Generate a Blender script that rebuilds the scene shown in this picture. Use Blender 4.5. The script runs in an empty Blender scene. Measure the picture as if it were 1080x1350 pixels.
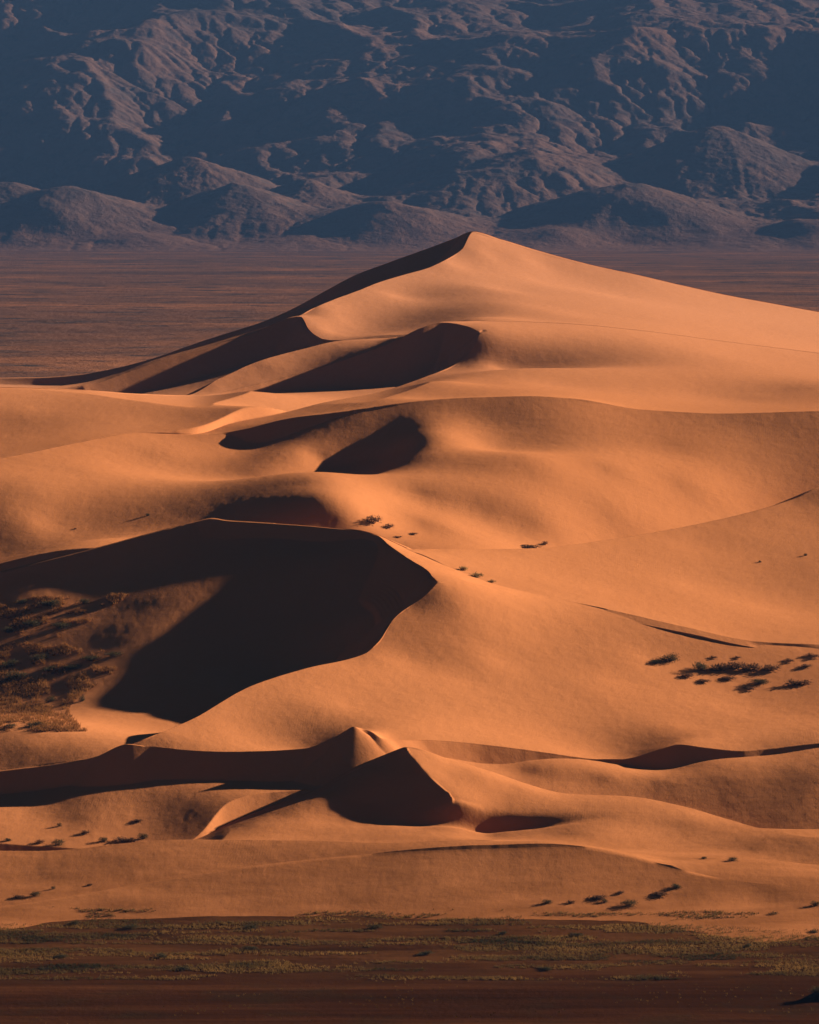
COLSTEP = 1.7
SKY = 0.006; EXPO = 1.62; HAZE = 0.6e-4; HAZEC = (0.050, 0.105, 0.215); EROS = 14; MLAM = 4000.0
import bpy, math, random
import numpy as np

# ------------------------------------------------------------------ viewpoint
F = 5500.0          # focal length in photo pixels (1350 px tall frame)
HC = 214.0          # camera height above the plain, metres
HROW = -130.0        # row of the true horizon (hidden behind the mountains)
SUN_AZ = math.radians(29.0)    # sun to the right (+x) and this much behind the scene (+y)
SUN_EL = math.radians(15.5)

def dm(D):
    return np.interp(D, [600,878,1080,1600,1900,2740,3400], [600,878,1000,1214,1400,1904,2300])
def zold(D, z): return 270 + (150.0-z)*F/D       # row at which a height estimated for the earlier camera is seen
def zz(row, D):
    return HC - (row - HROW) * D / F

# ------------------------------------------------------------------ small maths helpers
def pchip(xk, yk, x):
    xk = np.asarray(xk, float); yk = np.asarray(yk, float)
    h = np.diff(xk); d = np.diff(yk) / h
    m = np.zeros_like(yk)
    w1 = 2*h[1:] + h[:-1]; w2 = h[1:] + 2*h[:-1]
    ok = d[:-1]*d[1:] > 0
    with np.errstate(divide='ignore', invalid='ignore'):
        mm = (w1 + w2) / (w1/d[:-1] + w2/d[1:])
    m[1:-1] = np.where(ok, mm, 0.0)
    m[0] = d[0]; m[-1] = d[-1]
    x = np.clip(x, xk[0], xk[-1])
    i = np.clip(np.searchsorted(xk, x) - 1, 0, len(xk)-2)
    t = (x - xk[i]) / h[i]
    t2 = t*t; t3 = t2*t
    return ((2*t3-3*t2+1)*yk[i] + (t3-2*t2+t)*h[i]*m[i] + (-2*t3+3*t2)*yk[i+1] + (t3-t2)*h[i]*m[i+1])

def smooth(a, b, x):
    t = np.clip((x-a)/(b-a), 0, 1); return t*t*(3-2*t)

def vnoise(x, y, seed):
    """value noise, smooth, range about -1..1"""
    xi = np.floor(x).astype(np.int64); yi = np.floor(y).astype(np.int64)
    fx = x - xi; fy = y - yi
    fx = fx*fx*fx*(fx*(fx*6-15)+10); fy = fy*fy*fy*(fy*(fy*6-15)+10)
    def h(a, b):
        n = (a*374761393 + b*668265263 + seed*974634777) & 0xffffffff
        n = ((n ^ (n >> 13)) * 1274126177) & 0xffffffff
        n = (n ^ (n >> 16)) & 0xffff
        return n/32767.5 - 1.0
    return ((h(xi,yi)*(1-fx)+h(xi+1,yi)*fx)*(1-fy) + (h(xi,yi+1)*(1-fx)+h(xi+1,yi+1)*fx)*fy)

def fbm(x, y, seed, octaves=4, gain=0.5, lac=2.03):
    s = 0; a = 1; t = 0
    for o in range(octaves):
        s = s + a*vnoise(x*lac**o + 17.3*o, y*lac**o - 9.1*o, seed+o); t += a; a *= gain
    return s/t

# ------------------------------------------------------------------ smooth surfaces through points and slopes read off image pixels
SV = np.array([math.cos(SUN_AZ), math.sin(SUN_AZ)])
class Field:
    """cubic radial surface through heights, with slopes along the sun's bearing at further points"""
    def __init__(self, P, Z, Q, G, lam_v=2.0, lam_d=600.0):
        W = np.asarray(lam_v)
        P = np.asarray(P, float).reshape(-1,2); Z = np.asarray(Z, float)
        Q = np.asarray(Q, float).reshape(-1,2); G = np.asarray(G, float)
        self.P, self.Q = P, Q; n, m = len(P), len(Q)
        self.c = P.mean(0); self.s = 100.0
        P = (P-self.c)/self.s; Q = (Q-self.c)/self.s
        def dd(A, B): d = A[:,None,:]-B[None,:,:]; return d, np.sqrt((d**2).sum(-1))
        K = np.zeros((n+m+3, n+m+3))
        d, r = dd(P,P); K[:n,:n] = r**3
        if m:
            d, r = dd(P,Q); K[:n,n:n+m] = -3*r*(d@SV)
            K[n:n+m,:n] = K[:n,n:n+m].T
            d, r = dd(Q,Q); vd = d@SV
            K[n:n+m,n:n+m] = -3*(r + vd*vd/np.maximum(r,1e-9))
        K[:n,n+m] = 1; K[:n,n+m+1:n+m+3] = P
        K[n:n+m,n+m+1:] = SV
        K[n+m:,:n+m] = K[:n+m,n+m:].T
        K[np.arange(n),np.arange(n)] += W*1e-5
        K[np.arange(n,n+m),np.arange(n,n+m)] += lam_d*1e-5
        rhs = np.concatenate([Z, G*self.s, np.zeros(3)])
        self.w = np.linalg.solve(K, rhs); self.n, self.m = n, m
        self.Ps, self.Qs = P, Q
    def __call__(self, x, y):
        sh = np.shape(x)
        X = (np.stack([np.ravel(x), np.ravel(y)], -1) - self.c)/self.s
        w = self.w; n, m = self.n, self.m
        out = w[n+m] + X@w[n+m+1:]
        for i in range(n):
            d = X - self.Ps[i]; r2 = (d*d).sum(-1); out = out + w[i]*r2*np.sqrt(r2)
        for j in range(m):
            d = X - self.Qs[j]; out = out - w[n+j]*3*np.sqrt((d*d).sum(-1))*(d@SV)
        return out.reshape(sh)

def T_of(R):                                    # how steeply the sun strikes, from how light the sand looks
    if R < 0: return R/255.0*0.6             # turned well away from the sun
    l = ((R/255.0+0.055)/1.055)**2.4
    return l*0.60-0.03

# ------------------------------------------------------------------ dune crests: (photo column, row, distance)
CUR = {}
CUR['a'] = [(-300,1222,874),(-150,1212,877),(0,1195,885),(100,1180,895),(200,1162,908),(300,1146,918),(400,1134,925),(500,1125,931),(600,1120,933),(720,1117,935),(760,1116,936),(830,1127,931),(893,1145,922),(1000,1165,911),(1080,1170,908),(1500,1190,890)]
CUR['b'] = [(-300,1126,941),(-150,1125,943),(0,1122,946),(50,1122,947),(100,1119,948),(150,1113,951),(240,1107,953),(400,1108,950),(500,1111,944),(600,1109,942),(700,1109,942),(760,1113,940),(830,1123,942),(893,1131.5,942),(1000,1133,943),(1080,1140,938),(1500,1150,930)]
CUR['c'] = [(-300,1122,1000),(0,1122,1000),(200,1118,1000),(240,1111,1004),(265,1104,1010),(300,1086,1025),(360,1062,1041),(420,1040,1051),(470,1015,1056),(510,995,1058),(537,985,1059),(590,1000,1058),(650,1018,1055),(700,1035,1050),(745,1046,1045),(830,1050,1040),(900,1063,1025),(960,1080,1008),(1010,1092,992),(1080,1093,990),(1500,1090,990)]
CUR['3'] = [(-300,1040,1080),(-150,1030,1084),(0,1017,1086),(60,1010,1085),(120,1000,1083),(170,981,1081),(200,985,1080),(300,991,1076),(400,987,1077),(430,978,1078),(450,968,1082),(467,958,1085),(480,967,1084),(500,973,1081),(522,976,1088),(560,976,1100),(640,982,1110),(720,992,1112),(790,1001,1112),(820,1001,1110),(850,995,1111),(880,985,1114),(897,981,1115),(930,986,1112),(980,990,1109),(1010,988,1111),(1080,980,1112),(1500,962,1112)]
CUR['n'] = [(-300,1039,1082),(-150,1029,1086),(0,1016,1088),(60,1009,1087),(120,999,1085),(175,980,1084),(250,950,1120),(330,905,1185),(400,882,1230),(480,862,1280),(500,845,1300),(520,815,1335),(560,785,1368),(573,772,1379),(577,768,1382),(620,765,1386),(700,790,1388),(800,812,1388),(900,838,1374),(1000,856,1360),(1080,860,1358),(1500,880,1358)]
CUR['f'] = [(-300,830,1530),(-150,790,1545),(0,755,1560),(60,740,1566),(130,722,1576),(200,703,1588),(255,689,1598),(280,684,1600),(300,687,1597),(350,690,1590),(430,696,1570),(497,706,1540),(520,725,1500),(545,740,1460),(565,753,1412),(573,764,1390),(577,767.5,1384),(620,764.5,1388),(700,789.5,1390),(800,811.5,1390),(900,837.5,1376),(1000,855.5,1362),(1080,859.5,1360),(1500,879.5,1360)]
CUR['r'] = [(-300,829,1532),(-150,789,1547),(0,754.5,1562),(60,739.5,1568),(130,721.5,1578),(200,702.5,1590),(255,688.5,1600),(280,683.5,1603),(300,686.5,1599),(350,689.5,1592),(430,695.5,1572),(497,705.5,1542),(520,716,1536),(545,727,1515),(600,751,1475),(650,769,1450),(700,782,1432),(800,803,1408),(900,826,1385),(1000,846,1371),(1080,850,1370),(1500,870,1370)]
CUR['5'] = [(-300,828.5,1534),(-150,788.5,1549),(0,754,1564),(60,739,1570),(130,721,1580),(200,702,1592),(255,688,1602),(280,683,1605),(300,686,1601),(350,689,1594),(430,695,1574),(497,705,1544),(520,715,1540),(545,724,1540),(600,724,1560),(640,724,1578),(700,723,1600),(800,712,1640),(900,695,1680),(1000,672,1715),(1050,656,1735),(1078,643,1745),(1120,640,1750),(1500,640,1780)]
CUR['6'] = [(-300,640,1740),(-150,625,1760),(0,605,1800),(100,585,1840),(180,571,1870),(250,573,1882),(300,570,1890),(380,552,1896),(470,540,1902),(540,530,1908),(620,524,1913),(700,522,1915),(760,526,1915),(850,540,1915),(950,545,1915),(1080,542,1915),(1500,530,1920)]
CUR['N'] = [(-300,639.5,1742),(-150,624.5,1762),(0,604.5,1802),(100,584.5,1842),(180,570.5,1872),(250,572.5,1884),(310,557,1928),(370,545,1962),(430,530,2018),(500,517,2095),(560,497,2180),(600,480,2228),(625,455,2248),(632,440,2258),(636,438,2262),(660,445,2264),(740,450,2270),(850,460,2280),(950,472,2290),(1080,490,2300),(1500,530,2300)]
CUR['G'] = [(-300,508,2050),(0,511,2070),(110,515,2090),(180,520,2125),(250,522,2190),(345,505,2230),(430,482,2255),(520,450,2270),(555,433,2277),(585,425,2284),(615,430,2274),(632,437.5,2261),(636,437,2264),(660,444.5,2266),(740,449.5,2272),(850,459.5,2282),(950,471.5,2292),(1080,489.5,2302),(1500,529.5,2302)]
CUR['7'] = [(-300,507.5,2052),(0,510.5,2072),(110,514.5,2092),(180,519.5,2127),(250,521.5,2192),(345,504.5,2232),(430,481.5,2258),(520,449.5,2273),(555,432.5,2280),(585,424.5,2288),(615,424,2302),(640,424,2320),(740,427,2340),(850,437,2350),(950,450,2360),(1080,466,2370),(1500,510,2370)]
CUR['8'] = [(-300,507,2054),(0,510,2074),(110,514,2094),(180,519,2129),(245,521,2196),(290,499,2230),(345,475,2260),(400,460,2285),(450,449,2305),(480,447,2313),(530,444,2318),(560,431,2318),(585,424,2316),(615,423.5,2320),(640,423.5,2326),(740,426.5,2343),(850,436.5,2353),(950,449.5,2363),(1080,465.5,2373),(1500,509.5,2373)]
CUR['9'] = [(-300,518,2310),(0,516,2320),(60,513,2335),(110,508,2350),(150,497,2363),(200,479,2380),(270,459,2400),(330,440,2418),(396,416.5,2435),(400,420,2428),(406,432,2410),(415,441,2398),(430,448,2388),(445,448.5,2384),(500,442,2380),(550,439,2370),(580,430,2335),(615,423,2325),(640,423,2330),(740,426,2346),(850,436,2356),(950,449,2366),(1080,465,2376),(1500,509,2376)]
CUR['B'] = [(-300,516,2330),(0,514,2345),(60,510.5,2362),(110,504.5,2378),(150,493.5,2391),(200,475.5,2408),(270,455.5,2428),(330,437,2442),(396,415.5,2445),(410,408,2455),(440,395,2490),(470,384,2530),(500,372,2570),(530,363,2605),(565,353,2640),(590,341,2672),(610,327,2705),(623,305.5,2738),(660,315.5,2738),(720,333.5,2738),(780,349.5,2738),(840,362.5,2738),(900,376.5,2738),(960,389.5,2738),(1020,400.5,2738),(1080,411.5,2738),(1500,480.5,2738)]
CUR['10'] = [(-300,503,2650),(-150,500,2655),(0,498,2660),(60,497,2660),(110,493,2662),(150,486,2664),(200,473,2668),(260,452,2672),(310,436,2678),(350,423,2684),(390,405,2688),(430,383,2695),(470,362,2703),(510,347,2712),(560,329,2724),(600,314,2736),(623,305,2740),(660,315,2740),(720,333,2740),(780,349,2740),(840,362,2740),(900,376,2740),(960,389,2740),(1020,400,2740),(1080,411,2740),(1500,480,2740)]

# ------------------------------------------------------------------ grid columns and crest curves on them
COLS = np.concatenate([-250-np.geomspace(2500, 6, 90), np.arange(-250, 1300.1, COLSTEP), 1300+np.geomspace(6, 2500, 90)])
U = (COLS-540.0)/F
CCOL = np.where(COLS > 1130, 1130+90*np.tanh((COLS-1130)/200.0), np.where(COLS < -90, -90-110*np.tanh((-90-COLS)/200.0), COLS))          # beyond the view the profiles simply carry on sideways
UC = (CCOL-540.0)/F
NC = len(COLS)
CD, CZ = {}, {}
order = ['a','b','c','3','n','f','r','5','6','N','G','7','8','9','B','10']
prev = None
for k in order:
    c = np.array(CUR[k], float)
    D = pchip(c[:,0], dm(c[:,2]), CCOL); R = pchip(c[:,0], c[:,1], CCOL)
    CD[k] = D; CZ[k] = zz(R, D)
    if prev is not None:
        CD[k] = np.maximum(CD[k], CD[prev]+0.6)
    prev = k

def colval(arr, col):
    return np.interp(col, COLS, arr)

def curve_pts(k, c0, c1, dz=0.0, dD=0.0, step=28):
    """points along a crest, for a surface that must meet it"""
    out = []
    n = max(2, int((c1-c0)/step)+1)
    for c in np.linspace(c0, c1, n):
        D = colval(CD[k], c) + dD
        out.append(((c-540)/F*D, D, colval(CZ[k], c)+dz))
    return out
def A(*pts):                                    # (col,row,D)
    return [((c-540)/F*dm(D), dm(D), zz(r, dm(D))) for c, r, D in pts]
def Zd(*pts):                                   # (col,distance,height) as they are
    return [((c-540)/F*D, D, z) for c, D, z in pts]
def Zp(*pts):                                   # (col,D,z)
    return [((c-540)/F*dm(D), dm(D), zz(zold(D,z), dm(D))) for c, D, z in pts]

# segment name : (near curve, far curve, anchors, slope samples (col,row,lightness 0-255))
SEG = {}
SEG['0'] = ('front','a', curve_pts('a',-300,1080,step=60)+Zd(*[(c,D,z) for c in (-250,50,350,650,950,1300) for D,z in ((680,-1.3),(760,-1.2),(830,-0.9))])+A((-100,1214,874),(100,1211,877),(300,1209,880),(500,1207,881),(700,1203,883),(850,1203,883),(1000,1205,880),(1200,1208,880)),
   [(150,1195,150),(400,1170,158),(600,1150,165),(900,1175,152),(1020,1180,140)])
SEG['ab'] = ('a','b', curve_pts('b',-300,1080,step=60)+curve_pts('a',-300,360,dz=-0.4,dD=5,step=90)+curve_pts('a',780,1080,step=60),
   [(60,1150,140),(150,1135,145),(330,1120,152),(850,1135,150)])
SEG['c3'] = ('c','3', A((0,1045,1077),(100,1034,1072),(200,1030,1064),(300,1030,1062),(380,1028,1064),(430,1022,1066),(520,1006,1080),(560,990,1096),(620,1002,1099),(700,1003,1104),(790,1004,1110),(835,1014,1095),(880,1015,1095),(930,1004,1099),(1010,996,1106),(1080,986,1108),(-200,1055,1070),(760,1045,1057),(900,1045,1055),(1000,1045,1050),(1060,1075,1020),(1300,1000,1110),(1300,1070,1030),(650,1022,1075))
   +A((-200,1100,1012),(0,1100,1014),(100,1100,1016),(200,1098,1018),(300,1058,1036),(0,1072,1040),(100,1068,1041),(200,1064,1041))+Zp((500,1068,3.5),),
   [(950,1030,110),(1050,1020,118),(870,1035,115),(700,1015,100),(100,1080,112),(200,1060,118),(80,1055,88),(960,1060,105),(790,1028,125)])
ROLL = [(620,1020,195),(680,1040,190),(560,1002,208),(600,1022,195),(650,1098,125),(560,1085,110),(800,1075,165),(900,1088,152),(1000,1120,140),(750,1098,145),(1050,1110,135)]
SEG['bcR'] = ('b','c', curve_pts('c',537,1080)+A((545,1000,1049),(556,1012,1041),(575,1032,1031),(590,1046,1023),(598,1054,1018),(640,1052,1026),(690,1055,1028),(750,1066,1020),(640,1082,1008),(700,1084,1006),(560,1075,1010),(480,1104,980),(600,1106,976),(700,1107,975),(800,1105,976),(1300,1110,970))+curve_pts('b',880,1300,step=40), ROLL)
SEG['bcL'] = ('b','c', curve_pts('c',265,537)+curve_pts('c',-250,200,step=100)+A((420,1052,1030),(450,1047,1032),(480,1059,1026),(520,1064,1020),(550,1065,1018),(595,1058,1014),(300,1097,1000),(400,1099,992),(500,1104,982),(600,1106,976),(480,1080,1013),(560,1082,1007),(520,1092,997),(450,1092,1000),(560,1093,996))+Zp((-200,970,-.4),(0,985,-2.5),(100,985,-2.5),(700,980,1)),
   [(380,1075,140),(450,1075,140),(330,1090,130),(520,1080,135),(430,1035,115),(490,1012,100)])
_f3a = curve_pts('3',-300,445,step=40)+curve_pts('3',500,1300,step=45)+curve_pts('n',180,575)+curve_pts('f',500,570)+curve_pts('r',500,740)+A((800,805,1406),(900,830,1383),(1000,850,1368),(1080,854,1367),(1300,870,1362),(478,959.5,1084),(467,954,1079),(490,964,1085),(1300,930,1200),(830,996,1124),(858,987,1128),(880,981,1130),(897,977.5,1126))
_f3s = [(600,900,208),(800,900,205),(950,930,200),(450,930,212),(300,960,215),(620,800,212),(700,840,208),(650,870,215),(850,870,205),(520,870,215),(1040,950,190),(760,820,200),(900,960,200)]
SEG['3n'] = ('3','n',_f3a,_f3s)
SEG['fr'] = ('f','r',_f3a,[])
SEG['nf'] = ('n','f', A((0,808,1505),(-150,838,1505),(0,905,1385),(-200,908,1385),(0,855,1450),(280,712,1581),(350,714,1571),(430,716,1554),(300,740,1545),(0,1000,1108),(50,962,1150),(115,985,1110),(-200,1000,1115),
     (500,808,1400),(545,790,1420),(430,870,1370),(350,902,1330),(250,946,1250),(200,966,1190),(480,728,1518),(520,771,1460),(450,800,1450))+curve_pts('f',-300,245,step=50),
   [(60,930,135),(50,980,160),(80,850,85),(130,830,70),(30,800,90),(110,900,95),(30,900,110),(160,850,55),(250,730,70),(180,745,70),(225,712,25),(245,703,25),(212,735,30),(60,775,130),(350,740,95),(420,727,100),(120,760,100),(200,800,60),(280,750,70),(150,790,70)])
SEG['r5'] = ('r','5', curve_pts('r',548,1300,step=40)+curve_pts('5',548,1300,step=40),
   [(700,760,222),(800,780,220),(900,770,215),(1000,800,215),(1000,700,185),(1050,690,180),(900,720,205),(640,740,222)])
SEG['56'] = ('5','6', curve_pts('6',-300,285,step=45)+curve_pts('6',620,1300,step=60)+A((330,588,1878),(380,578,1880),(430,566,1884),(480,557,1888),(520,550,1892),(330,602,1852),(400,600,1850),(555,575,1850),(455,612,1850),(545,605,1800),(450,640,1800),(562,560,1875),(640,590,1840),(50,650,1720),(200,640,1745),(300,660,1700),(400,625,1760),(400,684,1645),(600,720,1630),(500,690,1650),(640,700,1680),(700,600,1795),(600,620,1765),(620,552,1887),(700,548,1890),(800,556,1890),(900,566,1889),(1000,568,1889),(1080,566,1889),(1300,560,1892),(100,714,1622),(0,730,1655),(-200,760,1630),(1300,620,1840),
   (700,733,1650),(800,724,1700),(540,735,1600),(400,708,1630),(200,712,1625),(1000,676,1790),(1300,655,1810)),
   [(100,620,190),(50,690,200),(200,600,180),(250,640,170),(330,625,140),(600,600,165),(700,620,175),(650,580,182),(800,620,185),(900,640,190),(1000,600,165),(900,590,165),(700,690,165),(640,670,150),(800,680,195),(560,650,140),(560,690,170),
    (325,672,-30),(365,662,20),(415,664,-30),(442,686,0),(505,585,-15),(490,612,-5),(532,556,-15),(430,605,110),(400,635,115)])
_f7a = curve_pts('6',255,1300,step=40)+curve_pts('N',300,632)+curve_pts('G',585,632,step=14)+curve_pts('7',590,1300,step=40)
SEG['6N'] = ('6','N',_f7a,[(600,510,222),(700,500,215),(800,515,212),(900,520,205),(1000,525,170),(1050,512,155),(750,460,225),(850,470,222),(950,480,220),(680,445,235),(650,480,222),(340,560,160),(400,550,175),(540,520,212)])
SEG['G7'] = ('G','7',_f7a,[])
SEG['NG'] = ('N','G', A((430,535,2085),(500,523,2155),(560,506,2220),(600,492,2262),(370,551,2010),(622,466,2280))+A((0,560,1930),(100,550,1940),(200,545,1950),(300,535,1990),(330,520,2070))+curve_pts('G',-300,250,step=50)+curve_pts('N',-300,200,step=80),
   [(50,540,185),(150,550,180),(250,548,150),(300,540,130)])
SEG['78'] = ('7','8', curve_pts('7',250,580)+curve_pts('8',248,580),[(350,490,140),(430,465,135),(490,455,130)])
SEG['89'] = ('8','9', Zp((0,2200,42),(200,2240,44),(300,2270,50),(400,2300,58),(450,2285,66),(500,2285,68),(560,2280,74),(250,2200,46),(300,2310,50),(390,2335,62))+A((120,525,2388),(170,513,2398),(220,501,2403),(270,491,2406),(330,476,2408)),[])
_f9a = curve_pts('9',-300,390,step=45)+curve_pts('9',432,560,step=25)+curve_pts('9',650,1300,dz=-0.15,step=50)+curve_pts('B',398,623,step=18)+A((404,424,2424),(408,434,2410),(700,421,2375),(850,431,2390),(1000,451,2405),(620,420,2350),(1300,490,2400))+curve_pts('10',623,1300,step=45)
SEG['B10'] = ('B','10', A((0,535,2450),(100,528,2480),(200,503,2500),(300,478,2520),(400,445,2560),(450,418,2590),(500,398,2620),(550,378,2660),(590,355,2700),(0,512,2620),(150,503,2640),(300,462,2600),(700,348,2739),(1000,416,2739)), [])
SEG['9B'] = ('9','B',_f9a,[(450,420,222),(520,390,225),(600,350,228),(640,335,228),(655,380,222),(700,370,225),(690,402,208),(700,345,232),(800,390,225),(900,410,222),(1000,430,220),(430,435,228),(750,415,215)])

# rows across each strip, slope of the slip face below its far crest, slope of the drop behind its near crest
#       name   rows  slip  back
PLAN = [('0',   150, 9.0,  9.0), ('ab', 60, 9.0, 0.35), ('bc', 150, 9.0, 0.30), ('c3', 150, 0.64, 0.45),
        ('3n',  250, 9.0,  9.0), ('nf', 220, 0.64, 0.66), ('fr', 40, 0.45, 0.64), ('r5', 110, 9.0, 0.62),
        ('56',  250, 0.62, 0.45), ('6N', 150, 9.0, 9.0), ('NG', 110, 0.64, 0.62), ('G7', 30, 9.0, 9.0),
        ('78',  60, 9.0, 0.62), ('89', 110, 0.64, 0.5), ('9B', 170, 9.0, 9.0), ('B10', 110, 0.64, 0.62), ('back', 50, 9.0, 0.3)]

DEFAULT_SLIP = {}
def slip_of(name, base):
    """slip slope along the crest (softer where the photograph shows a rounded brow)"""
    s = np.full(NC, base)
    if name == 'fr':      # small step in front of the right-hand shelf
        s = np.interp(COLS, [740,800,980,1020,1050,1080], [9.0,0.25,0.27,0.6,0.6,0.30])
        s = np.where(COLS < 740, 9.0, s)
    if name == '56':
        s = np.interp(COLS, [250,300,330,535,570,610,660,1500], [9.0,0.9,0.66,0.66,0.55,0.48,0.45,0.40])
    if name == 'nf':
        s = np.interp(COLS, [250,262,272,600], [9.0,0.8,0.66,0.66])
    if name == 'NG':
        s = np.interp(COLS, [245,258,600], [9.0,0.66,0.66])
    if name == '89':
        s = np.interp(COLS, [60,110,600,620], [9.0,0.66,0.66,9.0])
    if name == 'B10':
        s = np.interp(COLS, [0,60,620,626], [0.35,0.6,0.66,9.0])
    if name == 'c3':
        s = np.interp(COLS, [-300,430,450,485,510,930,1010,1080,1500], [0.66,0.66,0.55,0.55,0.66,0.66,0.5,0.45,0.45])
    return s

CD['front'] = np.full(NC, 680.0); CZ['front'] = np.full(NC, -1.3)
CD['end'] = CD['10'] + 120; CZ['end'] = np.full(NC, -10.0)

def grid_field(fld, name, D0, D1):
    """sample a field on a coarse fan and return a bicubic look-up"""
    uu = np.linspace(UC[0]-0.002, UC[-1]+0.002, 150); dd = np.linspace(D0-8, D1+8, int(max(30, min(170, (D1-D0)/3.0))))
    UU, DD = np.meshgrid(uu, dd, indexing='ij')
    G = fld(UU*DD, DD)
    def look(u, D):
        a = (u-uu[0])/(uu[1]-uu[0]); b = (D-dd[0])/(dd[1]-dd[0])
        i = np.clip(np.floor(a).astype(int), 1, len(uu)-3); j = np.clip(np.floor(b).astype(int), 1, len(dd)-3)
        a = a-i; b = b-j
        def w(t): return (((-t+2)*t-1)*t/2, ((3*t-5)*t*t+2)/2, ((-3*t+4)*t+1)*t/2, (t-1)*t*t/2)
        wa = w(a); wb = w(b); out = 0
        for p in range(4):
            s = 0
            for q in range(4): s = s + wb[q]*G[i+p-1, j+q-1]
            out = out + wa[p]*s
        return out
    return look

def trace(fn, col, row, d0, d1):
    u = (col-540)/F
    D = np.linspace(d0+0.5, d1-0.5, 300)
    z = fn(np.full(300, u)*D, D)
    r = HROW + F*(HC-z)/D                      # row seen
    vis = r < np.minimum.accumulate(np.concatenate([[1e9], r[:-1]]))
    ok = np.where((r <= row) & vis)[0]
    if len(ok) == 0: return None
    return D[ok[0]]

LAMP = 20000.0
PRIOR = {'3n':('3','r',1.0,-200,1250), 'r5':('r','5',2.0,600,1250), '6N':('6','7',1.0,500,1250), '9B':('9','B',2.0,420,1250)}
def solve(name):
    k0, k1, anc, smp = SEG[name]
    anc = np.array(anc); P = anc[:,:2]; Z = anc[:,2]; lam = np.full(len(P), 2.0)
    if name in PRIOR:
        a, b, sag, c0, c1 = PRIOR[name]; extra = []
        for c in np.linspace(c0, c1, 9):
            da, db, za, zb = colval(CD[a],c), colval(CD[b],c), colval(CZ[a],c), colval(CZ[b],c)
            for t in (0.2,0.4,0.6,0.8):
                D = da+(db-da)*t; extra.append(((c-540)/F*D, D, za+(zb-za)*t - sag*4*t*(1-t)))
        extra = np.array(extra); P = np.vstack([P, extra[:,:2]]); Z = np.concatenate([Z, extra[:,2]])
        lam = np.concatenate([lam, np.full(len(extra), LAMP)])
    f = Field(P, Z, np.zeros((0,2)), np.zeros(0), lam)
    for it in range(4):
        Q, G = [], []
        for c, r, R in smp:
            d0, d1 = colval(CD[k0], c), colval(CD[k1], c)
            D = trace(f, c, r, d0, d1)
            if D is None: 
                if it == 3: print('  no hit', name, c, r)
                continue
            Q.append(((c-540)/F*D, D))
            g = (math.sin(SUN_EL)-T_of(R))/math.cos(SUN_EL)
            G.append(g)
        if not Q: break
        f = Field(P, Z, Q, np.array(G), lam, {'nf':120.0,'c3':70.0}.get(name, 600.0))
    return f

FLD = {}
cache = {}
for name in SEG:
    key = id(SEG[name][2])
    if key in cache: FLD[name] = cache[key]; continue
    FLD[name] = cache[key] = solve(name)

def settle(k, fld, c0, c1):
    x = U*CD[k]; z = FLD[fld](UC*CD[k], CD[k]); w = smooth(c0, c1, COLS); CZ[k] = CZ[k]*(1-w) + z*w
settle('n','3n',576,586); settle('f','3n',576,586); settle('N','6N',633,642); settle('G','6N',633,642)

def envelope(X, Y, xc, yc, zc, m, span):
    """sand piled at slope m below a crest line: upper envelope over nearby crest points"""
    best = None
    st_ = max(1, span//12)
    for off in sorted(set(range(-span, span+1, st_)) | set(range(-22, 23))):
        idx = np.clip(np.arange(NC)+off, 0, NC-1)
        zq = zc[idx] - m[idx]*np.hypot(X-xc[idx], Y-yc[idx])
        best = zq if best is None else np.maximum(best, zq)
    return best

# crest of the small star dune that runs towards the camera
dcr = np.array([(537,985,1057),(545,1000,1049),(556,1012,1041),(575,1032,1031),(590,1046,1023),(598,1054,1018)], float)
dcr[:,2] = dm(dcr[:,2]); d_x = (dcr[:,0]-540)/F*dcr[:,2]; d_y = dcr[:,2]; d_z = zz(dcr[:,1], dcr[:,2])

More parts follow.
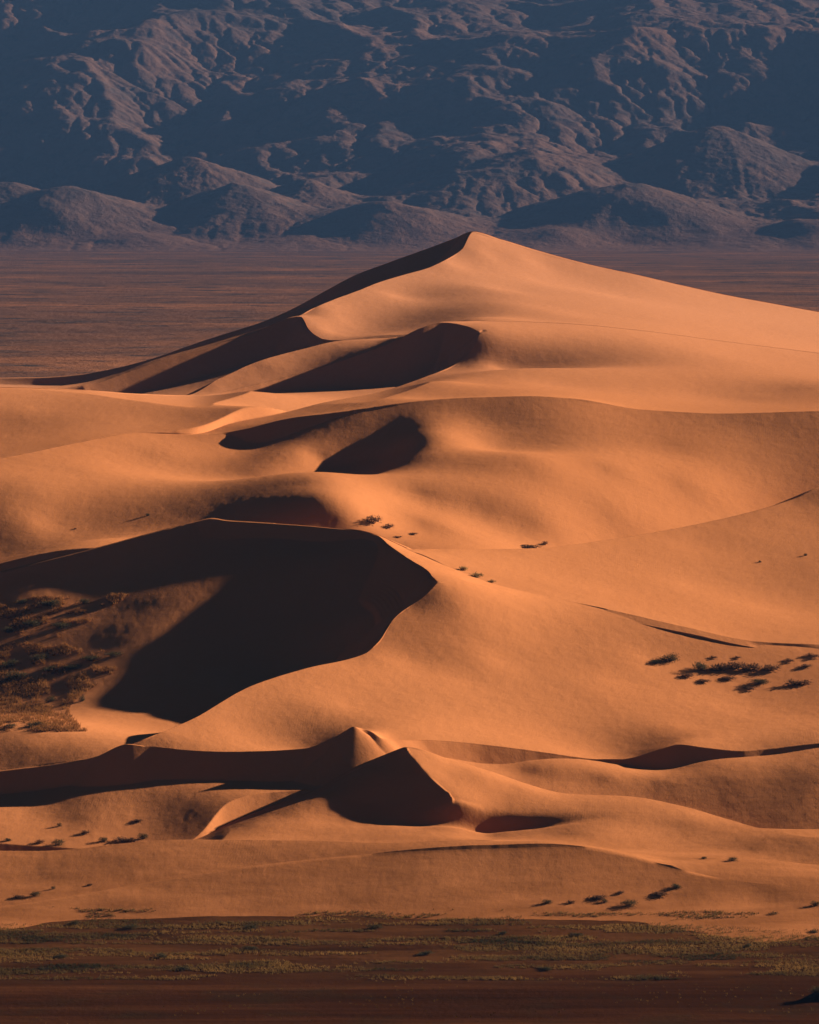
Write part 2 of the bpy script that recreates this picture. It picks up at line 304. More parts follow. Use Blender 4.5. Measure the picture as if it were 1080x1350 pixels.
rowsX, rowsY, rowsZ, rowsS = [], [], [], []
kk = ['front']+order+['end']
for (name, n, slip, back), k0, k1 in zip(PLAN, kk[:-1], kk[1:]):
    D0, D1 = CD[k0], CD[k1]; z0, z1 = CZ[k0], CZ[k1]
    t = np.linspace(0, 1, n+1)
    t = t*0.55 + 0.45*(0.5-0.5*np.cos(np.pi*t))
    if name == '0': t = np.linspace(0,1,n+1)
    if k1 != 'end': t = t[:-1]
    Y = D0[None,:] + (D1-D0)[None,:]*t[:,None]
    X = U[None,:]*Y
    UU = np.broadcast_to(UC, Y.shape)
    d0 = Y - D0; d1 = D1 - Y
    if name == 'back':
        Z = z0 - 0.5*d0 + 0*Y
        Z = np.maximum(Z, -30.0)
    elif name == 'bc':
        zr = grid_field(FLD['bcR'],'bcR',D0.min(),D1.max())(UU, Y)
        zl = grid_field(FLD['bcL'],'bcL',D0.min(),D1.max())(UU, Y)
        ym = np.clip(Y, d_y.min(), d_y.max())
        xs = np.interp(ym, d_y[::-1], d_x[::-1])
        zs = np.interp(ym, d_y[::-1], d_z[::-1])
        cone = np.full(Y.shape, -99.0)
        for tt in np.linspace(0, len(d_x)-1, 60):
            i = min(int(tt), len(d_x)-2); fr = tt-i
            px = d_x[i]*(1-fr)+d_x[i+1]*fr; py = d_y[i]*(1-fr)+d_y[i+1]*fr; pz = d_z[i]*(1-fr)+d_z[i+1]*fr
            cone = np.maximum(cone, pz-0.66*np.hypot(X-px, Y-py))
        left = np.maximum(zl, cone)
        side = X - xs                            # >0 : lit side
        hard = (side > 0).astype(float)
        soft = smooth(-9, 9, side)
        wdt = smooth(d_y.min()-2, d_y.min()+1.0, Y)
        w = soft*(1-wdt) + hard*wdt
        Z = left*(1-w) + zr*w
    else:
        Z = grid_field(FLD[name], name, D0.min(), D1.max())(UU, Y)
    if name not in ('back',):
        cl = 0.55
        if name != '0': Z = np.minimum(Z, z0 + cl*d0 + 0.0)
        Z = np.minimum(Z, z1 + 0.09*d1)
        span = max(4, int(70/COLSTEP))
        if slip < 5: 
            Z = np.maximum(Z, envelope(X, Y, U*D1, D1, z1, slip_of(name, slip), span))
        if back < 5:
            Z = np.maximum(Z, envelope(X, Y, U*D0, D0, z0, np.full(NC, back), span))
    if name in ('nf', 'NG', 'fr', 'G7', '78'):            # where a strip closes up, simply bridge it
        wcl = smooth(1.0, 3.0, D1-D0); Z = Z*wcl + (z0+(z1-z0)*t[:,None])*(1-wcl)
    if name == 'bc':                                    # wind-scooped hollow in front of the star dune
        yc = float(dm(1008.5)); xc = (648-540)/F*yc
        Z = Z - 3.0*np.exp(-((X-xc)/14.5)**2-((Y-yc+1.0)/3.4)**2)
    if t[0] == 0 and name != '0':
        Z[0] = z0
    rowsX.append(X); rowsY.append(Y); rowsZ.append(Z)
X = np.vstack(rowsX); Y = np.vstack(rowsY); Z = np.vstack(rowsZ)
print('dune grid', X.shape)
ext = smooth(1180, 1700, COLS) + (1-smooth(-700, -160, COLS))
Z = Z + 3.0*ext[None,:]*fbm(X/75.0, Y/60.0, 15, 3)*smooth(870, 930, Y)          # the dune field simply goes on to both sides
fade = smooth(2300, 3500, COLS) + (1-smooth(-2500, -1500, COLS)); Z = Z*(1-fade[None,:]) - 25.0*fade[None,:]
# small unevenness of the sand (wind-worked humps)
Z = Z + 0.07*fbm(X/15.0, Y/22.0, 5, 3) * smooth(860, 900, Y) + 0.03*fbm(X/2.2, Y/4.0, 9, 2)*smooth(860, 900, Y)
Z0 = Z

sc = bpy.context.scene
COL = sc.collection
def link(o): COL.objects.link(o); return o
def tag(o, label=None, cat=None, group=None, kind=None):
    if label: o['label'] = label
    if cat: o['category'] = cat
    if group: o['group'] = group
    if kind: o['kind'] = kind
    return o
def grid_mesh(name, X, Y, Z, mat, smooth_=True):
    r, c = X.shape
    me = bpy.data.meshes.new(name)
    co = np.stack([X, Y, Z], -1).reshape(-1,3).astype(np.float32)
    i = np.arange(r*c).reshape(r,c)
    q = np.stack([i[:-1,:-1], i[:-1,1:], i[1:,1:], i[1:,:-1]], -1).reshape(-1,4).astype(np.int32)
    me.vertices.add(len(co)); me.vertices.foreach_set('co', co.ravel())
    me.loops.add(q.size); me.loops.foreach_set('vertex_index', q.ravel())
    me.polygons.add(len(q)); me.polygons.foreach_set('loop_start', np.arange(0, q.size, 4, dtype=np.int32))
    me.polygons.foreach_set('use_smooth', np.full(len(q), smooth_, dtype=bool))
    me.update(calc_edges=True); me.validate()
    me.materials.append(mat)
    return link(bpy.data.objects.new(name, me))
def poly_mesh(name, verts, faces, mats, midx=None, smooth_=False):
    me = bpy.data.meshes.new(name); me.from_pydata(verts, [], faces)
    for m in mats: me.materials.append(m)
    if midx is not None: me.polygons.foreach_set('material_index', np.array(midx, np.int32))
    me.polygons.foreach_set('use_smooth', np.full(len(faces), smooth_, dtype=bool))
    me.update(); return me

# ------------------------------------------------------------------ materials
class NT:
    def __init__(self, name):
        self.m = bpy.data.materials.new(name); self.m.use_nodes = True
        self.t = self.m.node_tree; self.t.nodes.clear()
        self.out = self.n('ShaderNodeOutputMaterial'); self.b = self.n('ShaderNodeBsdfPrincipled')
        self.t.links.new(self.b.outputs[0], self.out.inputs[0])
        self.b.inputs['Roughness'].default_value = 1.0
        self.b.inputs['Specular IOR Level'].default_value = 0.0
        self.geo = self.n('ShaderNodeNewGeometry')
    def n(self, t): return self.t.nodes.new(t)
    def l(self, a, b): self.t.links.new(a, b)
    def mapped(self, scale, rot=(0,0,0)):
        mp = self.n('ShaderNodeMapping'); self.l(self.geo.outputs['Position'], mp.inputs[0])
        mp.inputs['Scale'].default_value = scale; mp.inputs['Rotation'].default_value = rot; return mp.outputs[0]
    def noise(self, scale, detail=4, rough=0.55, vec=None, dist=0.0):
        nd = self.n('ShaderNodeTexNoise'); nd.inputs['Scale'].default_value = 1.0
        nd.inputs['Detail'].default_value = detail; nd.inputs['Roughness'].default_value = rough; nd.inputs['Distortion'].default_value = dist
        self.l(vec if vec is not None else self.mapped(scale), nd.inputs['Vector']); return nd.outputs['Fac']
    def ramp(self, fac, stops):
        r = self.n('ShaderNodeValToRGB'); e = r.color_ramp.elements
        while len(e) < len(stops): e.new(0.5)
        for k, (p, c) in enumerate(stops): e[k].position = p; e[k].color = (*c, 1) if len(c) == 3 else c
        self.l(fac, r.inputs[0]); return r.outputs[0]
    def mix(self, fac, a, b):
        m = self.n('ShaderNodeMix'); m.data_type = 'RGBA'
        for k, v in ((0, fac), (6, a), (7, b)):
            if isinstance(v, (tuple, list)): m.inputs[k].default_value = (*v, 1)
            elif isinstance(v, float): m.inputs[k].default_value = v
            else: self.l(v, m.inputs[k])
        return m.outputs[2]
    def math(self, op, a, b=None):
        m = self.n('ShaderNodeMath'); m.operation = op
        for k, v in ((0, a), (1, b)):
            if v is None: continue
            if isinstance(v, (int, float)): m.inputs[k].default_value = v
            else: self.l(v, m.inputs[k])
        return m.outputs[0]
    def color(self, c):
        if isinstance(c, tuple): self.b.inputs['Base Color'].default_value = (*c, 1)
        else: self.l(c, self.b.inputs['Base Color'])
    def bump(self, h, strength, dist, prev=None):
        b = self.n('ShaderNodeBump'); b.inputs['Strength'].default_value = strength; b.inputs['Distance'].default_value = dist
        self.l(h, b.inputs['Height'])
        if prev is not None: self.l(prev, b.inputs['Normal'])
        return b.outputs[0]

t = NT('dune_sand')
big = t.noise((0.02,0.012,0.02), 4, 0.6)
fine = t.noise((0.6,0.35,0.6), 5, 0.65)
c1 = t.ramp(big, [(0.3,(0.50,0.180,0.063)), (0.7,(0.55,0.203,0.073))])
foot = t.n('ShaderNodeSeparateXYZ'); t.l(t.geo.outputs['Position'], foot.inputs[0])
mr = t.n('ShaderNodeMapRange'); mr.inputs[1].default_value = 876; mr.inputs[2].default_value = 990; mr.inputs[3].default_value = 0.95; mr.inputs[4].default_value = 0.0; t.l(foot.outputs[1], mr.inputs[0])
near_to_far = t.math('MULTIPLY', mr.outputs[0], t.ramp(t.noise((0.04,0.10,0.1), 5, 0.65), [(0.30,(0.25,0.25,0.25)), (0.62,(1,1,1))]))
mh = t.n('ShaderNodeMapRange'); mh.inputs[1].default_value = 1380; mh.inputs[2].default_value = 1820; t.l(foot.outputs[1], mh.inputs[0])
c1 = t.mix(t.math('MULTIPLY', mh.outputs[0], 0.8), c1, (0.53,0.228,0.112))   # washed-out highlights of the high far dunes put into the sand colour
c1 = t.mix(near_to_far, c1, (0.26,0.092,0.030))   # browner, darker colour mixed in towards the near dunes, lowering their brightness
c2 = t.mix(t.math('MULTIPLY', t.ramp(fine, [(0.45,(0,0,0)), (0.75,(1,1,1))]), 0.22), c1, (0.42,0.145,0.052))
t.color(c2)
# wind ripples, stronger in some places than in others
wv = t.n('ShaderNodeTexWave'); wv.wave_type = 'BANDS'; wv.bands_direction = 'X'
wv.inputs['Scale'].default_value = 1.0; wv.inputs['Distortion'].default_value = 5.0; wv.inputs['Detail'].default_value = 2.0; wv.inputs['Detail Scale'].default_value = 0.6
t.l(t.mapped((0.55,0.10,0.2), (0,0,0.35)), wv.inputs['Vector'])
rp = t.math('MULTIPLY', wv.outputs['Fac'], t.ramp(t.noise((0.03,0.02,0.03), 2), [(0.56,(0,0,0)), (0.74,(1,1,1))]))
nb = t.bump(rp, 0.035, 0.2)
nb = t.bump(t.noise((0.10,0.22,0.1), 3, 0.6), 0.10, 1.2, nb)
nb = t.bump(t.noise((0.9,0.5,0.9), 6, 0.72), 0.24, 0.35, nb)
nb = t.bump(t.noise((3.5,1.6,3.5), 3, 0.7), 0.10, 0.12, nb)
t.l(nb, t.b.inputs['Normal'])
M_SAND = t.m

t = NT('steppe_soil')
bands = t.noise((0.006,0.11,0.05), 5, 0.6)
patch = t.noise((0.05,0.09,0.05), 6, 0.65)
c = t.ramp(bands, [(0.32,(0.020,0.007,0.0025)), (0.52,(0.040,0.013,0.0045)), (0.70,(0.085,0.029,0.010))])
c = t.mix(t.math('MULTIPLY', t.ramp(patch, [(0.50,(0,0,0)), (0.72,(1,1,1))]), 0.7), c, (0.030,0.018,0.008))
px = t.n('ShaderNodeSeparateXYZ'); t.l(t.geo.outputs['Position'], px.inputs[0])
sm = t.n('ShaderNodeMapRange'); sm.inputs[1].default_value = 822; sm.inputs[2].default_value = 846; t.l(px.outputs[1], sm.inputs[0])
c = t.mix(t.math('MULTIPLY', sm.outputs[0], t.ramp(t.noise((0.03,0.12,0.1), 5, 0.7), [(0.38,(0.1,0.1,0.1)), (0.62,(0.9,0.9,0.9))])), c, (0.105,0.040,0.0135))   # sandier strip next to the dunes
t.color(c)
t.l(t.bump(t.noise((0.5,0.5,0.5), 6, 0.7), 0.6, 0.35), t.b.inputs['Normal'])
M_SOIL = t.m

t = NT('far_plain')
st = t.noise((0.0022,0.0028,0.005), 6, 0.72)
scrub = t.noise((0.011,0.015,0.012), 5, 0.75)
c = t.ramp(st, [(0.30,(0.085,0.046,0.034)), (0.50,(0.150,0.068,0.041)), (0.68,(0.27,0.108,0.052))])
c = t.mix(t.ramp(scrub, [(0.50,(0,0,0)), (0.66,(1,1,1))]), c, (0.034,0.032,0.032))
t.color(c)
t.l(t.bump(t.noise((0.03,0.045,0.03), 6, 0.75), 1.0, 5.0), t.b.inputs['Normal'])
M_FAR = t.m

t = NT('mountain_rock')
st = t.noise((0.0018,0.0018,0.0036), 7, 0.66)
c = t.ramp(st, [(0.28,(0.10,0.066,0.057)), (0.50,(0.15,0.082,0.060)), (0.70,(0.20,0.10,0.066))])
c = t.mix(t.math('MULTIPLY', t.ramp(t.noise((0.016,0.016,0.027), 5, 0.75), [(0.52,(0,0,0)), (0.70,(1,1,1))]), 0.75), c, (0.06,0.055,0.055))
ph = t.n('ShaderNodeSeparateXYZ'); t.l(t.geo.outputs['Position'], ph.inputs[0])
hgt = t.math('ADD', t.math('ADD', ph.outputs[2], 22.0), t.math('MULTIPLY', t.math("SUBTRACT", ph.outputs[1], 2000.0), 0.0752))   # height above the plain
fan = t.n('ShaderNodeMapRange'); fan.inputs[1].default_value = 9.0; fan.inputs[2].default_value = 105.0; fan.inputs[3].default_value = 0.85; fan.inputs[4].default_value = 0.0
t.l(t.math('ADD', hgt, t.math('MULTIPLY', t.math('SUBTRACT', t.noise((0.0055,0.0055,0.0055), 4), 0.5), 110.0)), fan.inputs[0])
c = t.mix(fan.outputs[0], c, (0.175,0.082,0.052))         # fans of debris washed out on the plain
t.color(c)
nb = t.bump(t.noise((0.009,0.009,0.009), 6, 0.68), 0.9, 12.0)
nb = t.bump(t.noise((0.06,0.06,0.06), 4, 0.78), 0.8, 3.0, nb)
t.l(nb, t.b.inputs['Normal'])
M_ROCK = t.m

def plant_mat(name, a, b, dens=(0.6,0.6,0.6)):
    t = NT(name); c = t.ramp(t.noise(dens, 3, 0.6), [(0.35,a), (0.65,b)]); t.color(c)
    tr = t.n('ShaderNodeBsdfTranslucent'); t.l(c, tr.inputs[0]); mx = t.n('ShaderNodeMixShader'); mx.inputs[0].default_value = 0.42   # thin leaves let the low sun through
    t.l(t.b.outputs[0], mx.inputs[1]); t.l(tr.outputs[0], mx.inputs[2]); t.l(mx.outputs[0], t.out.inputs[0]); return t.m
M_LEAF = plant_mat('shrub_leaf', (0.046,0.040,0.020), (0.115,0.085,0.038), (1.5,1.5,1.5))
M_TWIG = plant_mat('shrub_twig', (0.085,0.042,0.024), (0.19,0.092,0.048), (2,2,2))
M_DRY = plant_mat('dry_grass', (0.13,0.052,0.017), (0.33,0.140,0.042), (0.12,0.25,0.2))
M_STEP = plant_mat('steppe_grass_blades', (0.036,0.030,0.013), (0.26,0.135,0.040), (0.035,0.10,0.1))
M_STRAW = plant_mat('straw', (0.34,0.20,0.075), (0.42,0.26,0.10), (1,1,1))
M_ROCKD = plant_mat('dark_hummock_soil', (0.034,0.018,0.011), (0.070,0.036,0.020), (1,1,1))

# ------------------------------------------------------------------ terrain
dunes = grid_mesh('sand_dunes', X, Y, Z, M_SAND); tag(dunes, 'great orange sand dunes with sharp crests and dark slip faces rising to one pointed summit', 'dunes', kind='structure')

MTN_SCALE = 2.2                                     # mountains are scaled by this about the camera position, moving them farther off
FSL = 0.0752
def plain_m(x, y): return -22.0 - 0.0565*(y-2000.0)
def plain_z(x, y):
    near = 0.0
    far = -22.0 - FSL*(y-2000.0)
    w = smooth(1500, 2050, y)
    under = -14.0*smooth(885, 930, y)
    return (near+under)*(1-w) + far*w
gx = np.concatenate([np.linspace(-19000,-500,40), np.linspace(-490,490,330), np.linspace(500,19000,40)])
gy = np.concatenate([np.linspace(-300,690,30), np.linspace(693,900,180), np.linspace(905,1800,40)])
GX, GY = np.meshgrid(gx, gy); GZ = plain_z(GX, GY)
GZ = GZ + 0.16*fbm(GX/14, GY/5, 31, 4)*smooth(500,700,GY) + 0.05*fbm(GX/2.5, GY/1.5, 33, 2)*smooth(500,700,GY)
grid_mesh('steppe_ground', GX, GY, GZ, M_SOIL); tag(bpy.data.objects['steppe_ground'], 'dark brown flat gravel steppe in front of the dunes', 'ground', kind='structure')
gx = np.concatenate([np.linspace(-19000,-1900,60), np.linspace(-1880,1880,480), np.linspace(1900,19000,60)])
gy = np.concatenate([np.linspace(1800,2080,10), np.geomspace(2090,4900*MTN_SCALE,480)])
GX, GY = np.meshgrid(gx, gy); GZ = plain_z(GX, GY)
GZ = GZ + 1.6*fbm(GX/90, GY/45, 41, 5, 0.6)*smooth(1800,2100,GY)
grid_mesh('desert_plain', GX, GY, GZ, M_FAR); tag(bpy.data.objects['desert_plain'], 'reddish scrub plain between the dunes and the mountains', 'plain', kind='structure')

# mountains: the lit and shaded spurs as read from the photograph, then weathered
LITROWS = [10,34,58,82,106,130,154,178,202,226,250,274,298,318]
LIT = ["2100000000111331221123411122133321121 ","1000000122233332211211330001213233211","0000001232112111131232341000231323332","0000002342110000021012233211123332233",
"0001332233110000011001121111131102310","0000233202200000121000110012023101200","0000112211000000120001122112112001210","0000001210000000120001211122013003321",
"0000000211000001210012222321123002310","0000001123201112200013222333223212311","3201201134213112001113221232130121111","2123332111122341222213321220013211112",
"3333321001112122222222333321123333101","3211211222222222222222222222223322112"]
def mrow_D(r): return np.interp(r, [-300,0,330], [7300,6050,4520])
ancx, smp = [], []
for r in (330, 322):
    for c in np.linspace(-200,1280,16): ancx.append((c, r))
for r in (0, -150): 
    for c in np.linspace(-200,1280,6): ancx.append((c, r))
P = np.array([((c-540)/F*mrow_D(r), mrow_D(r)) for c, r in ancx]); ZA = np.array([zz(r, mrow_D(r)) for c, r in ancx])
Q, G = [], []
for r, s in zip(LITROWS, LIT):
    for k, ch in enumerate(s.strip()):
        D = mrow_D(r); Q.append(((k*30-540)/F*D, D)); T = (-0.07,0.05,0.18,0.30,0.40)[int(ch)]
        G.append((math.sin(SUN_EL)-T)/math.cos(SUN_EL) + 0.0)
Q = np.array(Q); G = np.array(G); G = G - G.mean() + 0.115
lam = np.concatenate([np.full(32, 60.0), np.full(12, 20000.0)])
mf = Field(P, ZA, Q, G, lam, MLAM)
ucs = np.linspace(-0.17, 0.17, 190); dcs = np.linspace(4300, 7600, 190)
UU, DD = np.meshgrid(ucs, dcs)
CZm = mf(np.clip(UU, -0.125, 0.125)*DD, np.clip(DD, 4400, 6600))
CZm = CZm + 0.25*np.clip(DD-6500, 0, None)
# weather the massif: water gathers downhill and cuts branching gullies, spurs are left standing between them
NX, NY = 330, 330
ex = np.linspace(-900, 900, NX); ey = np.linspace(4480, 6480, NY)
EX, EY = np.meshgrid(ex, ey)
def cub(xs, xd):
    a = (xd-xs[0])/(xs[1]-xs[0]); i = np.clip(np.floor(a).astype(int), 1, len(xs)-3); f = np.clip(a-i, -1, 2)
    W = np.zeros((len(xd), len(xs))); k = np.arange(len(xd))
    W[k,i-1] = ((-f+2)*f-1)*f/2; W[k,i] = ((3*f-5)*f*f+2)/2; W[k,i+1] = ((-3*f+4)*f+1)*f/2; W[k,i+2] = (f-1)*f*f/2
    return W
def bilook(src, xs, ys, x, y):
    fa = np.clip((x-xs[0])/(xs[1]-xs[0]), 0, len(xs)-1.001); fb = np.clip((y-ys[0])/(ys[1]-ys[0]), 0, len(ys)-1.001)
    i = fa.astype(int); j = fb.astype(int); fa = fa-i; fb = fb-j
    return (src[j,i]*(1-fa)+src[j,i+1]*fa)*(1-fb)+(src[j+1,i]*(1-fa)+src[j+1,i+1]*fa)*fb
E = bilook(CZm, ucs, dcs, np.clip(EX/EY, -0.169, 0.169), EY)
foot = smooth(4530, 4950, EY)
def ridged(x, y, seed, oct_):
    s = 0; a = 1.0; tt = 0; w = 1.0
    for o in range(oct_):
        n = 1-np.abs(vnoise(x*2.1**o+31.7*o, y*2.1**o-11*o, seed+o)); n = n*n
        s = s + a*n*w; tt += a; a *= 0.52; w = np.clip(n*1.3, 0, 1)
    return s/tt
jx = EX + 30*fbm(EX/120, EY/120, 77, 3); jy = EY + 30*fbm(EX/120, EY/120, 78, 3)
E = E + foot*(16*fbm(EX/170, EY/170, 51, 4) + 17*(ridged((jx+0.3*jy)/120, jy/190, 54, 5)-0.4) + 4*fbm(EX/30, EY/30, 57, 3))
def smax(a, b, k):
    h = np.clip(0.5+0.5*(a-b)/k, 0, 1); return b*(1-h)+a*h + k*h*(1-h)
# rounded foothills that overlap along the mountain foot
for (c, r, D, sl, el) in [(940,165,5080,.40,1.0),(700,196,5000,.34,1.1),(640,222,4920,.33,1.2),(400,236,4880,.38,1.0),(250,206,4960,.40,1.0),(315,240,4790,.38,1.0),(85,245,4740,.33,1.1),(5,240,4770,.36,1.0),
                          (825,240,4770,.34,1.15),(505,260,4700,.33,1.2),(1085,280,4660,.36,1.2),(185,294,4620,.28,1.2),(60,302,4600,.26,1.2),(950,298,4610,.26,1.3),(395,298,4610,.26,1.2),(730,290,4640,.26,1.3)]:
    px, pz = (c-540)/F*D, zz(r, D)
    qx = EX-px + 12*fbm(EX/60, EY/60, int(c), 3); qy = EY-D
    dist = np.sqrt((qx/el)**2 + qy**2 + 16**2) - 16
    E = smax(E, pz - sl*dist, 7.0)
dx = ex[1]-ex[0]; dy = ey[1]-ey[0]
nbr = [(-1,0,dy),(1,0,dy),(0,-1,dx),(0,1,dx),(-1,-1,math.hypot(dx,dy)),(-1,1,math.hypot(dx,dy)),(1,-1,math.hypot(dx,dy)),(1,1,math.hypot(dx,dy))]
idx = np.arange(NX*NY).reshape(NY,NX)
for it in range(EROS):
    best = np.zeros((NY,NX)); rec = idx.copy()
    for (p, q, d) in nbr:
        sl = np.full((NY,NX), -1.0); r_ = idx.copy()
        y0, y1, x0_, x1_ = max(0,-p), NY-max(0,p), max(0,-q), NX-max(0,q)
        sl[y0:y1, x0_:x1_] = (E[y0:y1, x0_:x1_]-E[y0+p:y1+p, x0_+q:x1_+q])/d
        r_[y0:y1, x0_:x1_] = idx[y0+p:y1+p, x0_+q:x1_+q]
        m_ = sl > best; best[m_] = sl[m_]; rec[m_] = r_[m_]
    acc = [1.0]*(NX*NY); rl = rec.ravel().tolist()
    for k in np.argsort(-E.ravel()).tolist():
        r1 = rl[k]
        if r1 != k: acc[r1] += acc[k]
    Aa = np.array(acc).reshape(NY,NX)
    cut = 0.13*np.sqrt(np.minimum(Aa, 900))*np.minimum(best, 0.9)
    E = E - np.minimum(cut, best*dx*0.45)
    pit = best <= 0                                       # hollows silt up
    Ep = np.pad(E, 1, mode='edge')
    mean = (Ep[:-2,1:-1]+Ep[2:,1:-1]+Ep[1:-1,:-2]+Ep[1:-1,2:])/4
    E = np.where(pit, mean+0.3, E + 0.10*(mean-E))
pl = plain_m(EX, EY); E = pl + (E-pl)*smooth(4490, 4760, EY + 70*fbm(EX/130, EY/130, 83, 3))
u2 = np.linspace(-0.165, 0.165, 1000); d2 = np.concatenate([np.geomspace(4380, 6400, 900), np.linspace(6405,7500,60)])
MU, MY = np.meshgrid(u2, d2); MX = MU*MY
# bicubic look-up of the weathered ground
def bicub(G, xs, ys, x, y):
    a = np.clip((x-xs[0])/(xs[1]-xs[0]), 1, len(xs)-2.001); b = np.clip((y-ys[0])/(ys[1]-ys[0]), 1, len(ys)-2.001)
    i = a.astype(int); j = b.astype(int); i = np.minimum(i, len(xs)-3); j = np.minimum(j, len(ys)-3); a = a-i; b = b-j
    def w(t): return (((-t+2)*t-1)*t/2, ((3*t-5)*t*t+2)/2, ((-3*t+4)*t+1)*t/2, (t-1)*t*t/2)
    wa, wb = w(a), w(b); out = 0
    for p in range(4):
        for q in range(4): out = out + wb[q]*wa[p]*G[j+q-1, i+p-1]
    return out
MZ = bicub(E, ex, ey, MX, MY)
base = bilook(CZm, ucs, dcs, np.clip(MU, -0.169, 0.169), MY)
MZ = MZ + np.clip(MY-6470, 0, None)*0.3
foot = smooth(4500, 4900, MY)
MZ = MZ + (0.5+2.3*foot)*fbm(MX/24, MY/24, 61, 5, 0.66)
MZ = MZ - 1.5*(1-smooth(4500, 4720, MY)); MZ = np.where(MY < 4500, np.minimum(MZ, plain_m(MX, MY)-1-0.25*(4500-MY)), MZ)
MX, MY, MZ = MX*MTN_SCALE, MY*MTN_SCALE, MZ*MTN_SCALE-256.8      # scaled up about the camera position, view unchanged: puts the range 10 to 14 km away, its foot some 600 m below the dunes
grid_mesh('mountains', MX, MY, MZ, M_ROCK); tag(bpy.data.objects['mountains'], 'hazy blue brown rocky mountains filling the background', 'mountains', kind='structure')

# ------------------------------------------------------------------ camera, light, sky, air
cam = bpy.data.cameras.new('camera'); co = link(bpy.data.objects.new('camera', cam))
co.location = (0, 0, HC); co.rotation_euler = (math.radians(90), 0, 0)
cam.sensor_fit = 'VERTICAL'; cam.sensor_height = 24.0; cam.lens = 24.0*F/1350.0
cam.shift_y = -(675.0-HROW)/1350.0; cam.clip_start = 1.0; cam.clip_end = 60000.0
sc.camera = co
sun = bpy.data.lights.new('sun', 'SUN'); so = link(bpy.data.objects.new('sun', sun))
sun.energy = 5.0; sun.angle = math.radians(0.53); sun.color = (1.0, 0.86, 0.72)
from mathutils import Vector
sdir = Vector((math.cos(SUN_EL)*math.cos(SUN_AZ), math.cos(SUN_EL)*math.sin(SUN_AZ), math.sin(SUN_EL)))
so.rotation_euler = sdir.to_track_quat('Z', 'Y').to_euler(); so.location = (600, 900, 400)
w = bpy.data.worlds.new('World'); sc.world = w; w.use_nodes = True
nt = w.node_tree; bg = nt.nodes['Background']
sky = nt.nodes.new('ShaderNodeTexSky'); sky.sky_type = 'NISHITA'; sky.sun_disc = False
sky.sun_elevation = SUN_EL; sky.sun_rotation = math.radians(90) - SUN_AZ
sky.altitude = 1500; sky.air_density = 1.0; sky.dust_density = 0.4; sky.ozone_density = 1.5
nt.links.new(sky.outputs[0], bg.inputs[0]); bg.inputs[1].default_value = SKY
sc.view_settings.view_transform = 'Standard'; sc.view_settings.look = 'None'; sc.view_settings.gamma = 1.0
sc.view_settings.exposure = EXPO
sc.cycles.max_bounces = 4; sc.cycles.diffuse_bounces = 1; sc.cycles.volume_bounces = 0

if HAZE > 0:
    x0,x1,y0,y1,z0,z1 = -18900, 18900, -280, 7480*MTN_SCALE, float(min(MZ.min(), GZ.min()))-1.0, max(float(MZ.max()), HC)+12.0
    vs = [(x0,y0,z0),(x1,y0,z0),(x1,y1,z0),(x0,y1,z0),(x0,y0,z1),(x1,y0,z1),(x1,y1,z1),(x0,y1,z1)]
    fs = [(0,3,2,1),(4,5,6,7),(0,1,5,4),(1,2,6,5),(2,3,7,6),(3,0,4,7)]
    hm = bpy.data.materials.new('haze_air'); hm.use_nodes = True; hm.node_tree.nodes.clear()
    ho = hm.node_tree.nodes.new('ShaderNodeOutputMaterial'); hv = hm.node_tree.nodes.new('ShaderNodeVolumePrincipled')
    hv.inputs['Color'].default_value = (*HAZEC, 1); hv.inputs['Density'].default_value = HAZE
    hv.inputs['Anisotropy'].default_value = 0.0
    hm.node_tree.links.new(hv.outputs[0], ho.inputs['Volume'])
    hz = link(bpy.data.objects.new('haze', poly_mesh('haze', vs, fs, [hm])))
    tag(hz, 'thin bluish haze in the air between the dunes and the mountains', 'haze', kind='stuff')
# ------------------------------------------------------------------ plants
rng = random.Random(11)
ROWS = HROW + F*(HC-Z0)/Y
def ground(col, row):
    """the visible sand point under a photo position"""
    i = int(np.argmin(np.abs(COLS-col))); r = ROWS[:,i]
    vis = r < np.minimum.accumulate(np.concatenate([[1e9], r[:-1]]))
    k = np.where(vis & (r <= row))[0]
    k = k[0] if len(k) else int(np.argmin(np.abs(r-row)))
    y = Y[k,i]; zc = Z0[k,i]
    if y < 884:                                # the steppe lies over the dune's foot here
        zs = float(plain_z(np.array(0.0), np.array(y)))
        yy = HC*F/(row-HROW)
        if yy < y+6 or zc < 0: return ((col-540)/F*yy, yy, 0.0)
    return ((col-540)/F*y, y, zc)
def zat(x, y):
    i = int(np.argmin(np.abs(U - x/y))); return float(np.interp(y, Y[:,i], Z0[:,i]))

